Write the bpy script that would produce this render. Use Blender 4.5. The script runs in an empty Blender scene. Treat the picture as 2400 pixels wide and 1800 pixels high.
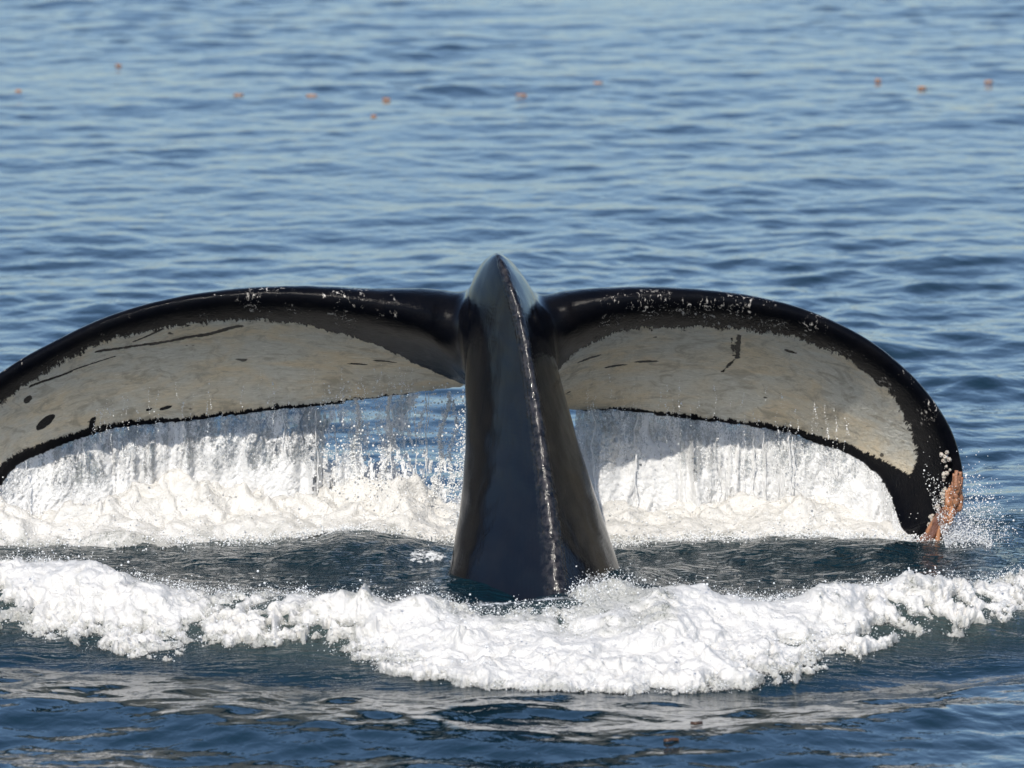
import bpy, math, random
import numpy as np
from mathutils import Vector
from mathutils.kdtree import KDTree

SC = bpy.context.scene
COL = SC.collection
R = math.radians
random.seed(7)
RNG = np.random.default_rng(11)

# ------------------------------------------------------------------ camera
PITCH = R(8.0)                  # looking down from a boat's upper deck
DIST = 34.0                      # metres from the lens to the tail
WIDE = 4.6                       # metres across the frame at the tail
MPP = WIDE / 2400.0
YK = math.sin(R(10.5)) / math.sin(PITCH)   # depths below were surveyed at 10.5 degrees
AX = np.array([0, math.cos(PITCH), -math.sin(PITCH)])
UP = np.array([0, math.sin(PITCH), math.cos(PITCH)])
AIM = np.array([-55 * MPP, 0, 0]) + 445 * MPP * UP
CAM = AIM - DIST * AX

cd = bpy.data.cameras.new('camera')
cam = bpy.data.objects.new('camera', cd)
COL.objects.link(cam)
cam.location = CAM
cam.rotation_euler = (math.pi / 2 - PITCH, 0, 0)
cd.sensor_width = 36
cd.lens = 36 * DIST / WIDE
cd.clip_start = 1
cd.clip_end = 9000
cd.dof.use_dof = True
cd.dof.focus_distance = DIST
cd.dof.aperture_fstop = 4.2
SC.camera = cam

# ------------------------------------------------------------------ sky, sun, exposure
SUN_ELEV, SUN_AZ = 41.5, -14.0     # azimuth: degrees to the right of straight behind the camera
w = bpy.data.worlds.new('World')
SC.world = w
w.use_nodes = True
nt = w.node_tree
bg = nt.nodes['Background']
sky = nt.nodes.new('ShaderNodeTexSky')
sky.sky_type = 'NISHITA'
sky.sun_disc = False
sky.sun_elevation = R(SUN_ELEV)
sky.sun_rotation = R(180 - SUN_AZ)
sky.altitude = 0
sky.air_density = 0.9
sky.dust_density = 1.1
sky.ozone_density = 4.0
nt.links.new(sky.outputs[0], bg.inputs[0])
bg.inputs[1].default_value = 0.15

sl = bpy.data.lights.new('sun', 'SUN')
sl.energy = 4.2
sl.angle = R(0.5)
sl.color = (1.0, 0.93, 0.82)
sun = bpy.data.objects.new('sun', sl)
COL.objects.link(sun)
to_sun = Vector((math.sin(R(SUN_AZ)) * math.cos(R(SUN_ELEV)), -math.cos(R(SUN_AZ)) * math.cos(R(SUN_ELEV)), math.sin(R(SUN_ELEV))))
sun.rotation_euler = to_sun.to_track_quat('Z', 'Y').to_euler()
sun.location = (0, 0, 30)

vs = SC.view_settings
vs.view_transform = 'Standard'
vs.look = 'None'
vs.exposure = 0.0
vs.gamma = 1.0
vs.use_curve_mapping = False
SC.cycles.max_bounces = 5
SC.cycles.diffuse_bounces = 3
SC.cycles.transparent_max_bounces = 10
SC.cycles.sample_clamp_indirect = 6.0
SC.cycles.caustics_reflective = False
SC.cycles.caustics_refractive = False

# ------------------------------------------------------------------ helpers
def at(dx, dy, y):
    """world point at depth y on the sight line through survey point (dx, dy)"""
    px, py = dx * 2400 / 2212.0, dy * 2400 / 2212.0
    t = MPP / DIST
    d = AX + np.array([1.0, 0, 0]) * (px - 1200) * t - UP * (py - 900) * t
    lam = (y * YK - CAM[1]) / d[1]
    return CAM + lam * d

def on_water(dx, dy, z=0.0):
    px, py = dx * 2400 / 2212.0, dy * 2400 / 2212.0
    t = MPP / DIST
    d = AX + np.array([1.0, 0, 0]) * (px - 1200) * t - UP * (py - 900) * t
    return CAM + d * ((z - CAM[2]) / d[2])

def smooth(a, b, x):
    t = np.clip((x - a) / (b - a), 0, 1)
    return t * t * (3 - 2 * t)

def _hash(ix, iy, iz, seed):
    h = (ix.astype(np.int64) * 374761393 + iy.astype(np.int64) * 668265263 + iz.astype(np.int64) * 2147483647 + seed * 974711) & 0xFFFFFFFF
    h = ((h ^ (h >> 13)) * 1274126177) & 0xFFFFFFFF
    h = ((h ^ (h >> 16)) * 2246822519) & 0xFFFFFFFF
    return h ^ (h >> 15)

_G = np.random.default_rng(3).normal(size=(64, 3))
_G /= np.linalg.norm(_G, axis=1)[:, None]

def perlin(p, seed=0):
    p = np.asarray(p, dtype=np.float64)
    i = np.floor(p).astype(np.int64)
    f = p - i
    u = f * f * f * (f * (f * 6 - 15) + 10)
    out = np.zeros(len(p))
    for dx in (0, 1):
        wx = u[:, 0] if dx else 1 - u[:, 0]
        for dy in (0, 1):
            wy = u[:, 1] if dy else 1 - u[:, 1]
            for dz in (0, 1):
                wz = u[:, 2] if dz else 1 - u[:, 2]
                g = _G[_hash(i[:, 0] + dx, i[:, 1] + dy, i[:, 2] + dz, seed) & 63]
                out += wx * wy * wz * ((f[:, 0] - dx) * g[:, 0] + (f[:, 1] - dy) * g[:, 1] + (f[:, 2] - dz) * g[:, 2])
    return out * 1.5

def fbm(p, seed=0, octs=4, gain=0.5):
    a, s, o = 1.0, 0.0, np.zeros(len(p))
    for k in range(octs):
        o += a * perlin(p * (2.03 ** k) + 17.3 * k, seed + k)
        s += a
        a *= gain
    return o / s

def worley(p, seed=0):
    p = np.asarray(p, dtype=np.float64)
    i = np.floor(p).astype(np.int64)
    f = p - i
    best = np.full(len(p), 9.0)
    for dx in (-1, 0, 1):
        for dy in (-1, 0, 1):
            for dz in (-1, 0, 1):
                h = _hash(i[:, 0] + dx, i[:, 1] + dy, i[:, 2] + dz, seed)
                jx = (h & 1023) / 1023.0
                jy = ((h >> 10) & 1023) / 1023.0
                jz = ((h >> 20) & 1023) / 1023.0
                d = (f[:, 0] - dx - jx) ** 2 + (f[:, 1] - dy - jy) ** 2 + (f[:, 2] - dz - jz) ** 2
                np.minimum(best, d, out=best)
    return np.sqrt(best)

def bubbles(p, seed=0):
    """rounded cauliflower bumps, 0..1"""
    d = worley(p, seed)
    return np.sqrt(np.clip(1 - (d / 0.95) ** 2, 0, 1))

def mesh_np(name, verts, faces, mat, smooth_shade=True, attrs=None, parent=None):
    me = bpy.data.meshes.new(name)
    verts = np.asarray(verts, dtype=np.float32)
    faces = np.asarray(faces, dtype=np.int32)
    nf, k = faces.shape
    me.vertices.add(len(verts))
    me.vertices.foreach_set('co', verts.ravel())
    me.loops.add(nf * k)
    me.loops.foreach_set('vertex_index', faces.ravel())
    me.polygons.add(nf)
    me.polygons.foreach_set('loop_start', np.arange(nf, dtype=np.int32) * k)
    me.polygons.foreach_set('loop_total', np.full(nf, k, dtype=np.int32))
    me.update(calc_edges=True)
    if smooth_shade:
        me.polygons.foreach_set('use_smooth', np.ones(nf, dtype=bool))
    for an, av in (attrs or {}).items():
        a = me.attributes.new(an, 'FLOAT', 'POINT')
        a.data.foreach_set('value', np.asarray(av, dtype=np.float32))
    if mat:
        me.materials.append(mat)
    ob = bpy.data.objects.new(name, me)
    COL.objects.link(ob)
    if parent:
        ob.parent = parent
    return ob

def grid_faces(nu, nv):
    a = (np.arange(nu - 1)[:, None] * nv + np.arange(nv - 1)[None, :]).ravel()
    return np.stack([a, a + nv, a + nv + 1, a + 1], 1)

def compact(verts, faces, attrs=None):
    used = np.unique(faces)
    mp = np.full(len(verts), -1, dtype=np.int64)
    mp[used] = np.arange(len(used))
    return verts[used], mp[faces], {k: v[used] for k, v in (attrs or {}).items()}

def tag(o, label=None, cat=None, group=None, kind=None):
    if label: o['label'] = label
    if cat: o['category'] = cat
    if group: o['group'] = group
    if kind: o['kind'] = kind
    return o

# node shorthand
class NT:
    def __init__(s, name):
        s.m = bpy.data.materials.new(name)
        s.m.use_nodes = True
        s.t = s.m.node_tree
        s.t.nodes.clear()
        s.out = s.t.nodes.new('ShaderNodeOutputMaterial')
    def n(s, typ, **kw):
        x = s.t.nodes.new('ShaderNode' + typ)
        for k, v in kw.items():
            if k.startswith('i_'):
                key = k[2:]
                key = int(key) if key.isdigit() else key.replace('_', ' ')
                s.set(x, key, v)
            else:
                setattr(x, k, v)
        return x
    def set(s, x, key, v):
        if hasattr(v, 'is_output') or isinstance(v, bpy.types.NodeSocket):
            s.t.links.new(v, x.inputs[key])
        else:
            x.inputs[key].default_value = v
    def math(s, op, a, b=None, clamp=False):
        x = s.n('Math', operation=op, use_clamp=clamp)
        s.set(x, 0, a)
        if b is not None: s.set(x, 1, b)
        return x.outputs[0]
    def attr(s, name):
        return s.n('Attribute', attribute_name=name).outputs['Fac']
    def pos(s, scale=(1, 1, 1)):
        g = s.n('NewGeometry')
        x = s.n('VectorMath', operation='MULTIPLY')
        s.t.links.new(g.outputs['Position'], x.inputs[0])
        x.inputs[1].default_value = scale
        return x.outputs[0]
    def noise(s, vec, scale, detail=4, rough=0.55, dist=0.0):
        return s.n('TexNoise', i_Vector=vec, i_Scale=scale, i_Detail=detail, i_Roughness=rough, i_Distortion=dist).outputs['Fac']
    def voro(s, vec, scale, feature='F1'):
        return s.n('TexVoronoi', feature=feature, i_Vector=vec, i_Scale=scale).outputs['Distance']
    def ramp(s, fac, a, b, lo=0.0, hi=1.0):
        x = s.n('MapRange', interpolation_type='SMOOTHSTEP')
        for k, v in (('Value', fac), ('From Min', a), ('From Max', b), ('To Min', lo), ('To Max', hi)):
            s.set(x, k, v)
        return x.outputs[0]
    def mixc(s, fac, a, b):
        x = s.n('Mix', data_type='RGBA')
        s.set(x, 0, fac); s.set(x, 6, a); s.set(x, 7, b)
        return x.outputs[2]
    def mixs(s, fac, a, b):
        x = s.n('MixShader')
        s.set(x, 0, fac); s.set(x, 1, a); s.set(x, 2, b)
        return x.outputs[0]
    def bump(s, h, strength, dist, normal=None):
        x = s.n('Bump', i_Height=h, i_Strength=strength, i_Distance=dist)
        if normal is not None: s.set(x, 'Normal', normal)
        return x.outputs[0]
    def surf(s, sh):
        s.t.links.new(sh, s.out.inputs['Surface'])
        return s.m

# ------------------------------------------------------------------ materials
def mat_sea():
    q = NT('sea_water')
    turb, lace, milk = q.attr('turb'), q.attr('lace'), q.attr('milk')
    p = q.pos((1, 0.8, 1))
    n1 = q.noise(p, 9.0, 3, 0.5, 0.4)
    n2 = q.noise(p, 20.0, 3, 0.55, 0.8)
    pst = q.pos((0.45, 1.6, 1))
    n3 = q.noise(pst, 11.0, 3, 0.55, 1.0)
    b = q.bump(n1, 0.35, 0.022)
    h = q.math('MULTIPLY', q.math('ADD', q.math('MULTIPLY', n2, 0.5), n3), turb)
    b = q.bump(h, 1.0, 0.05, b)
    water = q.n('BsdfPrincipled', i_Roughness=0.045, i_IOR=1.333, i_Normal=b)
    q.set(water, 'Base Color', q.mixc(milk, (0.003, 0.017, 0.026, 1), (0.085, 0.115, 0.10, 1)))
    # floating lacy foam: thin cell walls of bubbles left on the surface
    pv = q.pos((1, 0.6, 1))
    blot = q.noise(pv, 4.5, 6, 0.7, 0.6)
    fz = q.noise(pv, 60.0, 4, 0.7, 0.5)
    m = q.math('ADD', q.math('MULTIPLY', fz, 0.55), q.math('MULTIPLY', blot, 0.9))
    m = q.ramp(m, q.math('SUBTRACT', 1.10, q.math('MULTIPLY', lace, 0.48)), q.math('SUBTRACT', 1.22, q.math('MULTIPLY', lace, 0.48)))
    m = q.math('MULTIPLY', m, q.ramp(lace, 0.0, 0.15))
    foam = q.n('BsdfPrincipled', i_Roughness=0.5, i_Normal=b)
    foam.inputs['Base Color'].default_value = (0.74, 0.76, 0.77, 1)
    return q.surf(q.mixs(m, water.outputs[0], foam.outputs[0]))

def mat_foam():
    q = NT('white_foam')
    p = q.pos()
    n = q.noise(p, 20.0, 6, 0.66, 0.6)
    n2 = q.noise(p, 95.0, 4, 0.7, 0.3)
    thin = q.attr('thin')
    blot = q.noise(p, 7.0, 6, 0.68, 0.8)
    cloud = q.math('MULTIPLY', q.math('SUBTRACT', blot, 0.5), 2.3)
    wet = q.ramp(q.math('ADD', q.math('MULTIPLY', thin, 0.85), cloud), 0.12, 0.70)
    h = q.math('ADD', n, q.math('MULTIPLY', n2, q.math('ADD', 0.22, q.math('MULTIPLY', wet, 0.5))))
    b = q.bump(h, 0.75, 0.030)
    dif = q.n('BsdfPrincipled', i_Roughness=0.3, i_Normal=b)
    q.set(dif, 'Base Color', q.mixc(wet, (0.72, 0.71, 0.685, 1), (0.56, 0.56, 0.53, 1)))
    # froth breaks up into clots, threads and bubbles where it thins out
    e = q.noise(p, 62.0, 5, 0.75, 2.0)
    e2 = q.noise(q.pos((1, 1, 0.8)), 22.0, 6, 0.7, 1.0)
    tear = q.math('ADD', q.math('MULTIPLY', e, 0.5), q.math('MULTIPLY', e2, 0.5))
    k = q.math('ADD', q.math('MULTIPLY', thin, 0.32), q.math('ADD', 0.03, q.math('MULTIPLY', wet, 0.17)))
    k = q.math('MINIMUM', k, q.math('ADD', 0.235, q.math('MULTIPLY', q.ramp(q.attr('lift'), 0.012, -0.004), 0.12)))
    gap = q.ramp(tear, q.math('SUBTRACT', 0.74, k), q.math('SUBTRACT', 0.84, k))
    clear = q.n('BsdfTransparent')
    gl = q.n('BsdfGlossy', i_Roughness=0.1, i_Normal=b)
    film = q.mixs(0.05, clear.outputs[0], gl.outputs[0])
    wetb = q.n('BsdfPrincipled', i_Roughness=0.12, i_IOR=1.333, i_Normal=b)
    wetb.inputs['Base Color'].default_value = (0.20, 0.215, 0.19, 1)
    film = q.mixs(q.ramp(q.attr('lift'), 0.006, 0.016), film, wetb.outputs[0])
    return q.surf(q.mixs(gap, dif.outputs[0], film))

def mat_curtain():
    q = NT('falling_white_water')
    aer = q.attr('aer')
    p = q.pos((1, 1, 0.45))
    pf = q.pos((1, 1, 0.8))
    streak = q.noise(q.pos((1, 1, 0.12)), 26.0, 4, 0.6, 0.6)
    grain = q.noise(pf, 95.0, 4, 0.72, 0.9)
    blot = q.noise(p, 18.0, 4, 0.6)
    c = q.math('ADD', q.math('MULTIPLY', streak, 0.55), q.math('ADD', q.math('MULTIPLY', grain, 0.75), q.math('MULTIPLY', blot, 0.4)))
    cov = q.ramp(q.math('ADD', c, aer), 0.74, 0.96)
    b = q.bump(q.math('ADD', grain, q.math('MULTIPLY', streak, 0.6)), 0.8, 0.012)
    dif = q.n('BsdfPrincipled', i_Roughness=0.3, i_Normal=b)
    dif.inputs['Base Color'].default_value = (0.93, 0.94, 0.95, 1)
    tr = q.n('BsdfTranslucent', i_Normal=b)
    tr.inputs['Color'].default_value = (0.92, 0.93, 0.94, 1)
    white = q.mixs(0.15, dif.outputs[0], tr.outputs[0])
    gl = q.n('BsdfGlossy', i_Roughness=0.08, i_Normal=b)
    tp = q.n('BsdfTransparent')
    tp.inputs['Color'].default_value = (0.93, 0.96, 0.97, 1)
    lw = q.n('Fresnel', i_IOR=1.33, i_Normal=b)
    film = q.mixs(q.math('ADD', lw.outputs[0], 0.03), tp.outputs[0], gl.outputs[0])
    return q.surf(q.mixs(cov, film, white))

def mat_drop():
    q = NT('water_drop')
    d = q.n('BsdfPrincipled', i_Roughness=0.3, i_IOR=1.333)
    d.inputs['Base Color'].default_value = (0.93, 0.94, 0.94, 1)
    tr = q.n('BsdfTranslucent')
    tr.inputs['Color'].default_value = (0.93, 0.95, 0.96, 1)
    return q.surf(q.mixs(0.25, d.outputs[0], tr.outputs[0]))

def mat_whale():
    q = NT('whale_skin')
    wd, lead, flank = q.attr('white_d'), q.attr('lead'), q.attr('flank')
    chord, span = q.attr('chord'), q.attr('span')
    keel, scar, scar_glint, stock = q.attr('keel'), q.attr('scar'), q.attr('glint'), q.attr('stock')
    p = q.pos()
    # ragged boundary between dark margin and pale underside, streaked along the chord
    cs = q.n('CombineXYZ', i_X=q.math('MULTIPLY', span, 46.0), i_Y=q.math('MULTIPLY', chord, 5.0))
    rag = q.noise(cs.outputs[0], 1.6, 6, 0.72, 0.3)
    rag2 = q.noise(p, 55.0, 4, 0.7)
    cf = q.n('CombineXYZ', i_X=q.math('MULTIPLY', span, 420.0), i_Y=q.math('MULTIPLY', chord, 14.0))
    rag3 = q.noise(cf.outputs[0], 1.0, 3, 0.6, 0.4)
    edge = q.math('ADD', wd, q.math('ADD', q.math('MULTIPLY', q.math('SUBTRACT', rag, 0.5), 0.17), q.math('MULTIPLY', q.math('SUBTRACT', rag2, 0.5), 0.05)))
    edge = q.math('ADD', edge, q.math('MULTIPLY', q.math('SUBTRACT', rag3, 0.5), 0.11))
    pale = q.ramp(edge, -0.004, 0.010)
    # dark spots and scratches on the pale part
    sp = q.noise(p, 11.0, 2, 0.4)
    spots = q.ramp(sp, 0.255, 0.225)
    pale = q.math('MULTIPLY', pale, q.math('SUBTRACT', 1.0, q.math('MULTIPLY', spots, 0.85)))
    pale = q.math('MULTIPLY', pale, q.math('SUBTRACT', 1.0, q.ramp(q.math('ADD', scar, q.math('MULTIPLY', q.math('SUBTRACT', rag2, 0.5), 1.6)), 0.5, 0.75)))
    # pale skin: mottled grey-cream with yellow-brown diatom film
    film = q.noise(q.pos((0.7, 1, 1.3)), 4.2, 5, 0.6, 0.6)
    pc = q.mixc(q.ramp(film, 0.36, 0.68), (0.60, 0.59, 0.53, 1), (0.68, 0.58, 0.42, 1))
    scr = q.noise(q.pos((1.0, 1.2, 3.0)), 24.0, 5, 0.7, 1.5)
    pc = q.mixc(q.ramp(scr, 0.56, 0.78, 0, 0.55), pc, (0.78, 0.76, 0.69, 1))
    cs2 = q.n('CombineXYZ', i_X=q.math('ADD', q.math('MULTIPLY', span, 60.0), q.math('MULTIPLY', chord, 9.0)), i_Y=q.math('SUBTRACT', q.math('MULTIPLY', chord, 70.0), q.math('MULTIPLY', span, 30.0)))
    dash = q.noise(cs2.outputs[0], 1.1, 6, 0.8, 1.2)
    pc = q.mixc(q.ramp(dash, 0.52, 0.66, 0, 0.55), pc, (0.88, 0.86, 0.80, 1))
    pc = q.mixc(q.ramp(dash, 0.48, 0.34, 0, 0.5), pc, (0.27, 0.26, 0.23, 1))
    mot = q.noise(q.pos((1, 1, 1.5)), 9.0, 6, 0.7, 1.0)
    pc = q.mixc(q.ramp(mot, 0.48, 0.66, 0, 0.7), pc, (0.34, 0.31, 0.25, 1))
    # dark skin
    dn = q.noise(p, 6.0, 5, 0.6)
    dk = q.mixc(q.ramp(dn, 0.35, 0.75), (0.0025, 0.0032, 0.0055, 1), (0.006, 0.006, 0.0075, 1))
    fl_n = q.noise(q.pos((2.0, 2.0, 0.25)), 14.0, 5, 0.7, 0.4)
    fl = q.math('MULTIPLY', flank, q.ramp(fl_n, 0.36, 0.66))
    dk = q.mixc(fl, dk, (0.026, 0.020, 0.016, 1))
    kn = q.noise(p, 30.0, 4, 0.65)
    dk = q.mixc(q.math('MULTIPLY', keel, q.ramp(kn, 0.35, 0.75)), dk, (0.075, 0.068, 0.068, 1))  # grey glints along the keel, painted into the skin colour
    # barnacle scars and wet glints on the leading edge, painted as pale flecks
    v = q.voro(q.pos((1, 1, 0.55)), 42.0)
    patch = q.noise(p, 7.5, 3, 0.6)
    v2 = q.noise(q.pos((1, 1, 0.35)), 55.0, 5, 0.75, 0.6)
    mk = q.math('MULTIPLY', q.math('MULTIPLY', q.ramp(v2, 0.56, 0.62), q.ramp(patch, q.math('SUBTRACT', 0.86, q.math('MULTIPLY', scar_glint, 0.36)), q.math('SUBTRACT', 0.95, q.math('MULTIPLY', scar_glint, 0.36)))), lead)
    dk = q.mixc(q.math('MULTIPLY', mk, 0.9), dk, (0.62, 0.58, 0.53, 1))
    col = q.mixc(pale, dk, pc)
    # relief: fine skin, water film ripples, knobs on the keel
    r1 = q.noise(p, 90.0, 4, 0.6)
    r2 = q.noise(q.pos((1, 1, 0.25)), 30.0, 4, 0.6, 0.5)
    r3 = q.noise(q.pos((1, 1, 1.4)), 26.0, 5, 0.65, 1.0)
    h = q.math('ADD', q.math('MULTIPLY', r1, 0.25), q.math('ADD', q.math('MULTIPLY', r2, 0.22), q.math('MULTIPLY', q.math('MULTIPLY', r3, pale), 1.6)))
    h = q.math('MULTIPLY', h, q.math('SUBTRACT', 1.0, q.math('MULTIPLY', stock, 0.80)))
    h = q.math('ADD', h, q.math('MULTIPLY', q.math('MULTIPLY', kn, keel), 1.0))
    h = q.math('ADD', h, q.math('MULTIPLY', mk, 0.4))
    b = q.bump(h, 0.5, 0.016)
    s = q.n('BsdfPrincipled', i_IOR=1.34, i_Normal=b)
    q.set(s, 'Base Color', col)
    q.set(s, 'Specular IOR Level', q.math('ADD', 0.10, q.math('MULTIPLY', stock, 0.75)))
    film_n = q.noise(q.pos((1.6, 1.6, 0.22)), 13.0, 5, 0.65, 0.8)
    q.set(s, 'Roughness', q.math('ADD', q.math('MULTIPLY', pale, 0.25), q.ramp(film_n, 0.42, 0.62, 0.07, 0.24)))
    return q.surf(s.outputs[0])

def mat_barnacle(name, c1, c2, scale):
    q = NT(name)
    tc = q.n('TexCoord')
    oi = q.n('ObjectInfo')
    n = q.noise(tc.outputs['Object'], scale, 4, 0.6)
    col = q.mixc(q.math('MULTIPLY', q.math('ADD', n, oi.outputs['Random']), 0.55, True), c1, c2)
    b = q.bump(q.noise(tc.outputs['Object'], scale * 2.5, 3, 0.6), 0.6, 0.006)
    s = q.n('BsdfPrincipled', i_Roughness=0.35, i_Normal=b)
    q.set(s, 'Base Color', col)
    s.inputs['Subsurface Weight'].default_value = 0.1
    s.inputs['Subsurface Scale'].default_value = 0.01
    return q.surf(s.outputs[0])

M_SEA, M_FOAM, M_CURT, M_DROP, M_WHALE = mat_sea(), mat_foam(), mat_curtain(), mat_drop(), mat_whale()
M_GOOSE = mat_barnacle('goose_barnacle_skin', (0.52, 0.25, 0.12, 1), (0.20, 0.09, 0.06, 1), 40)
M_GOOSE2 = mat_barnacle('brown_goose_barnacle_skin', (0.26, 0.125, 0.085, 1), (0.12, 0.055, 0.04, 1), 40)
M_ACORN = mat_barnacle('acorn_barnacle_shell', (0.62, 0.58, 0.52, 1), (0.35, 0.31, 0.27, 1), 60)
M_WEED = mat_barnacle('orange_weed', (0.55, 0.25, 0.08, 1), (0.42, 0.20, 0.08, 1), 30)
M_WEEDB = mat_barnacle('brown_weed', (0.10, 0.055, 0.03, 1), (0.05, 0.03, 0.02, 1), 30)

# ------------------------------------------------------------------ the sea surface
_wr = np.random.default_rng(5)
WAVES = []
for lo, hi, n, slope in ((0.12, 0.27, 60, 0.046), (0.27, 0.65, 70, 0.062), (0.65, 1.5, 36, 0.042), (1.5, 4.5, 20, 0.024)):
    for k in range(n):
        lam = math.exp(_wr.uniform(math.log(lo), math.log(hi)))
        th = R(-82) + _wr.normal(0, R(52))
        kk = 2 * math.pi / lam
        WAVES.append((kk * math.cos(th), kk * math.sin(th), slope * math.sqrt(2.0 / n) / kk, _wr.uniform(0, 6.283), kk))

CREST = np.array([[-9, 0.9], [-3.4, -0.25], [-2.4, -0.74], [-1.7, -0.96], [-1.0, -1.20], [-0.4, -1.34], [0.1, -1.38], [0.7, -1.32], [1.3, -1.14], [1.9, -0.88], [2.5, -0.55], [3.4, 0.0], [9, 1.4]])
def crest_y(x): return np.interp(x, CREST[:, 0], CREST[:, 1])

def swell(x, y):
    """the raised water: bow wave in front of the tail and the hollows and humps behind it"""
    y = y / YK
    s = crest_y(x) - y                                   # towards the camera positive
    amp = 0.15 * np.exp(-(x / 4.2) ** 4) * (1 + 0.22 * np.sin(2.3 * x + 0.6) + 0.12 * np.sin(5.1 * x))
    front = np.exp(-(np.clip(s, 0, None) / 0.27) ** 2)
    back = np.exp(-(np.clip(-s, 0, None) / 0.55) ** 2)
    h = amp * np.where(s > 0, front, back)
    h = h - 0.04 * np.exp(-((s - 0.85) / 0.3) ** 2) * np.exp(-(x / 4.2) ** 4)
    h = h + 0.035 * np.exp(-((s - 1.75) / 0.28) ** 2) * np.exp(-(x / 3.6) ** 4)
    h = h + 0.09 * np.exp(-((x + 0.82) / 0.34) ** 2 - ((y - 0.42) / 0.30) ** 2)
    h = h - 0.04 * np.exp(-((x + 0.9) / 0.5) ** 2 - ((y + 0.25) / 0.25) ** 2)
    h = h - 0.10 * np.exp(-((x - 0.08) / 0.26) ** 2 - ((y + 0.52) / 0.22) ** 2)
    h = h + 0.07 * np.exp(-((x - 1.25) / 0.55) ** 2 - ((y - 0.42) / 0.2) ** 2)
    h = h + 0.05 * np.exp(-((x - 2.45) / 0.6) ** 2 - ((y - 1.6) / 0.5) ** 2)
    h = h + 0.06 * np.exp(-((x - 0.45) / 0.22) ** 2 - ((y + 0.35) / 0.35) ** 2)
    return h

def sea(x, y, choppy=True):
    z = np.zeros_like(x); ox = np.zeros_like(x); oy = np.zeros_like(x)
    calm = 0.72 - 0.12 * smooth(9, 20, y) + 0.22 * smooth(-1.8, -2.8, y) + 0.3 * np.exp(-((y + 3.4) / 0.7) ** 2) + 0.25 * smooth(1.5, 4.0, y) * smooth(12, 5, y) - 0.1 * smooth(-1.8, -3.2, y)
    calm = calm * np.clip(1.0 + 0.9 * fbm(np.stack([x * 0.32, y * 0.16, 0 * x], 1), 91, 2), 0.45, 1.6)
    for kx, ky, a, ph, kk in WAVES:
        t = kx * x + ky * y + ph
        z += a * np.sin(t)
        c = np.cos(t) * (a * 0.75 / kk)
        ox += kx * c; oy += ky * c
    return z * calm, ox * calm, oy * calm

def sea_height(x, y):
    x = np.atleast_1d(np.asarray(x, float)); y = np.atleast_1d(np.asarray(y, float))
    return sea(x, y)[0] + swell(x, y)

def axis_lines(dense, limit):
    out = list(dense)
    for sgn in (1, -1):
        e = dense[-1] if sgn > 0 else dense[0]
        st = 0.05
        while abs(e) < limit:
            e = e + sgn * st
            st *= 1.28
            out.append(e)
    return np.array(sorted(out))

gx = axis_lines(np.arange(-4.9, 4.9, 0.0195), 3000)
gy = axis_lines(np.concatenate([np.arange(-7.0, 2.6, 0.021), np.arange(2.6, 31.5, 0.052)]), 4000)
X, Y = np.meshgrid(gx, gy, indexing='ij')
xf, yf = X.ravel(), Y.ravel()
fade = np.exp(-(np.clip(np.abs(xf) - 4.8, 0, None) / 2.5) ** 2 - (np.clip(np.maximum(yf - 31.3, -6.9 - yf), 0, None) / 2.5) ** 2)
inner = fade > 1e-3
z0 = np.zeros_like(xf); ox = np.zeros_like(xf); oy = np.zeros_like(xf)
z0[inner], ox[inner], oy[inner] = sea(xf[inner], yf[inner])
# confused small chop round the tail
near = np.exp(-(np.clip(np.abs(yf / YK + 0.1) - 0.9, 0, None) / 0.4) ** 2) * (np.abs(xf) < 4.4)
pk = near > 0.02
chop = np.zeros_like(xf)
pp = np.stack([xf[pk] * 4.5, yf[pk] * 3.2, np.zeros(pk.sum())], 1)
chop[pk] = (0.026 * (0.5 - np.abs(perlin(pp, 21))) + 0.009 * (0.5 - np.abs(perlin(pp * 2.3, 22)))) * near[pk]
zz = (z0 + chop) * fade + swell(xf, yf)
Sy = yf / YK
S = crest_y(xf) - Sy
turb = np.clip(near * 0.8 + 0.6 * np.exp(-((S - 0.40) / 0.28) ** 2) * (np.abs(xf) < 4.4), 0, 1)
lace = np.exp(-((Sy - 0.62) / 0.22) ** 2) * smooth(2.5, 2.0, xf) * (xf > -4) * 0.85
lace = np.maximum(lace, 0.80 * np.exp(-((S + 0.12) / 0.26) ** 2) * np.exp(-(xf / 4) ** 4))
lace = np.maximum(lace, 0.26 * np.exp(-((Sy + 0.15) / 0.5) ** 2) * (np.abs(xf) < 2.6))
lace = np.maximum(lace, 0.86 * np.exp(-((xf + 0.52) / 0.22) ** 2 - ((Sy - 0.22) / 0.13) ** 2))
lace = np.maximum(lace, 0.50 * np.exp(-((xf + 1.0) / 0.9) ** 2 - ((Sy - 2.1) / 0.35) ** 2))
sv = np.stack([xf + ox * fade, yf + oy * fade, zz], 1)
milk = 0.42 * np.exp(-((S - 0.22) / 0.30) ** 2) * np.exp(-(xf / 3.6) ** 4)
milk = np.maximum(milk, 0.8 * np.exp(-((Sy - 0.85) / 0.28) ** 2) * smooth(2.3, 1.9, xf) * (xf > -4))
sea_ob = mesh_np('sea', sv, grid_faces(len(gx), len(gy)), M_SEA, attrs={'turb': turb, 'lace': lace, 'milk': milk})
tag(sea_ob, 'rippled blue sea surface', 'water', kind='structure')
del X, Y, pp

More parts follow.
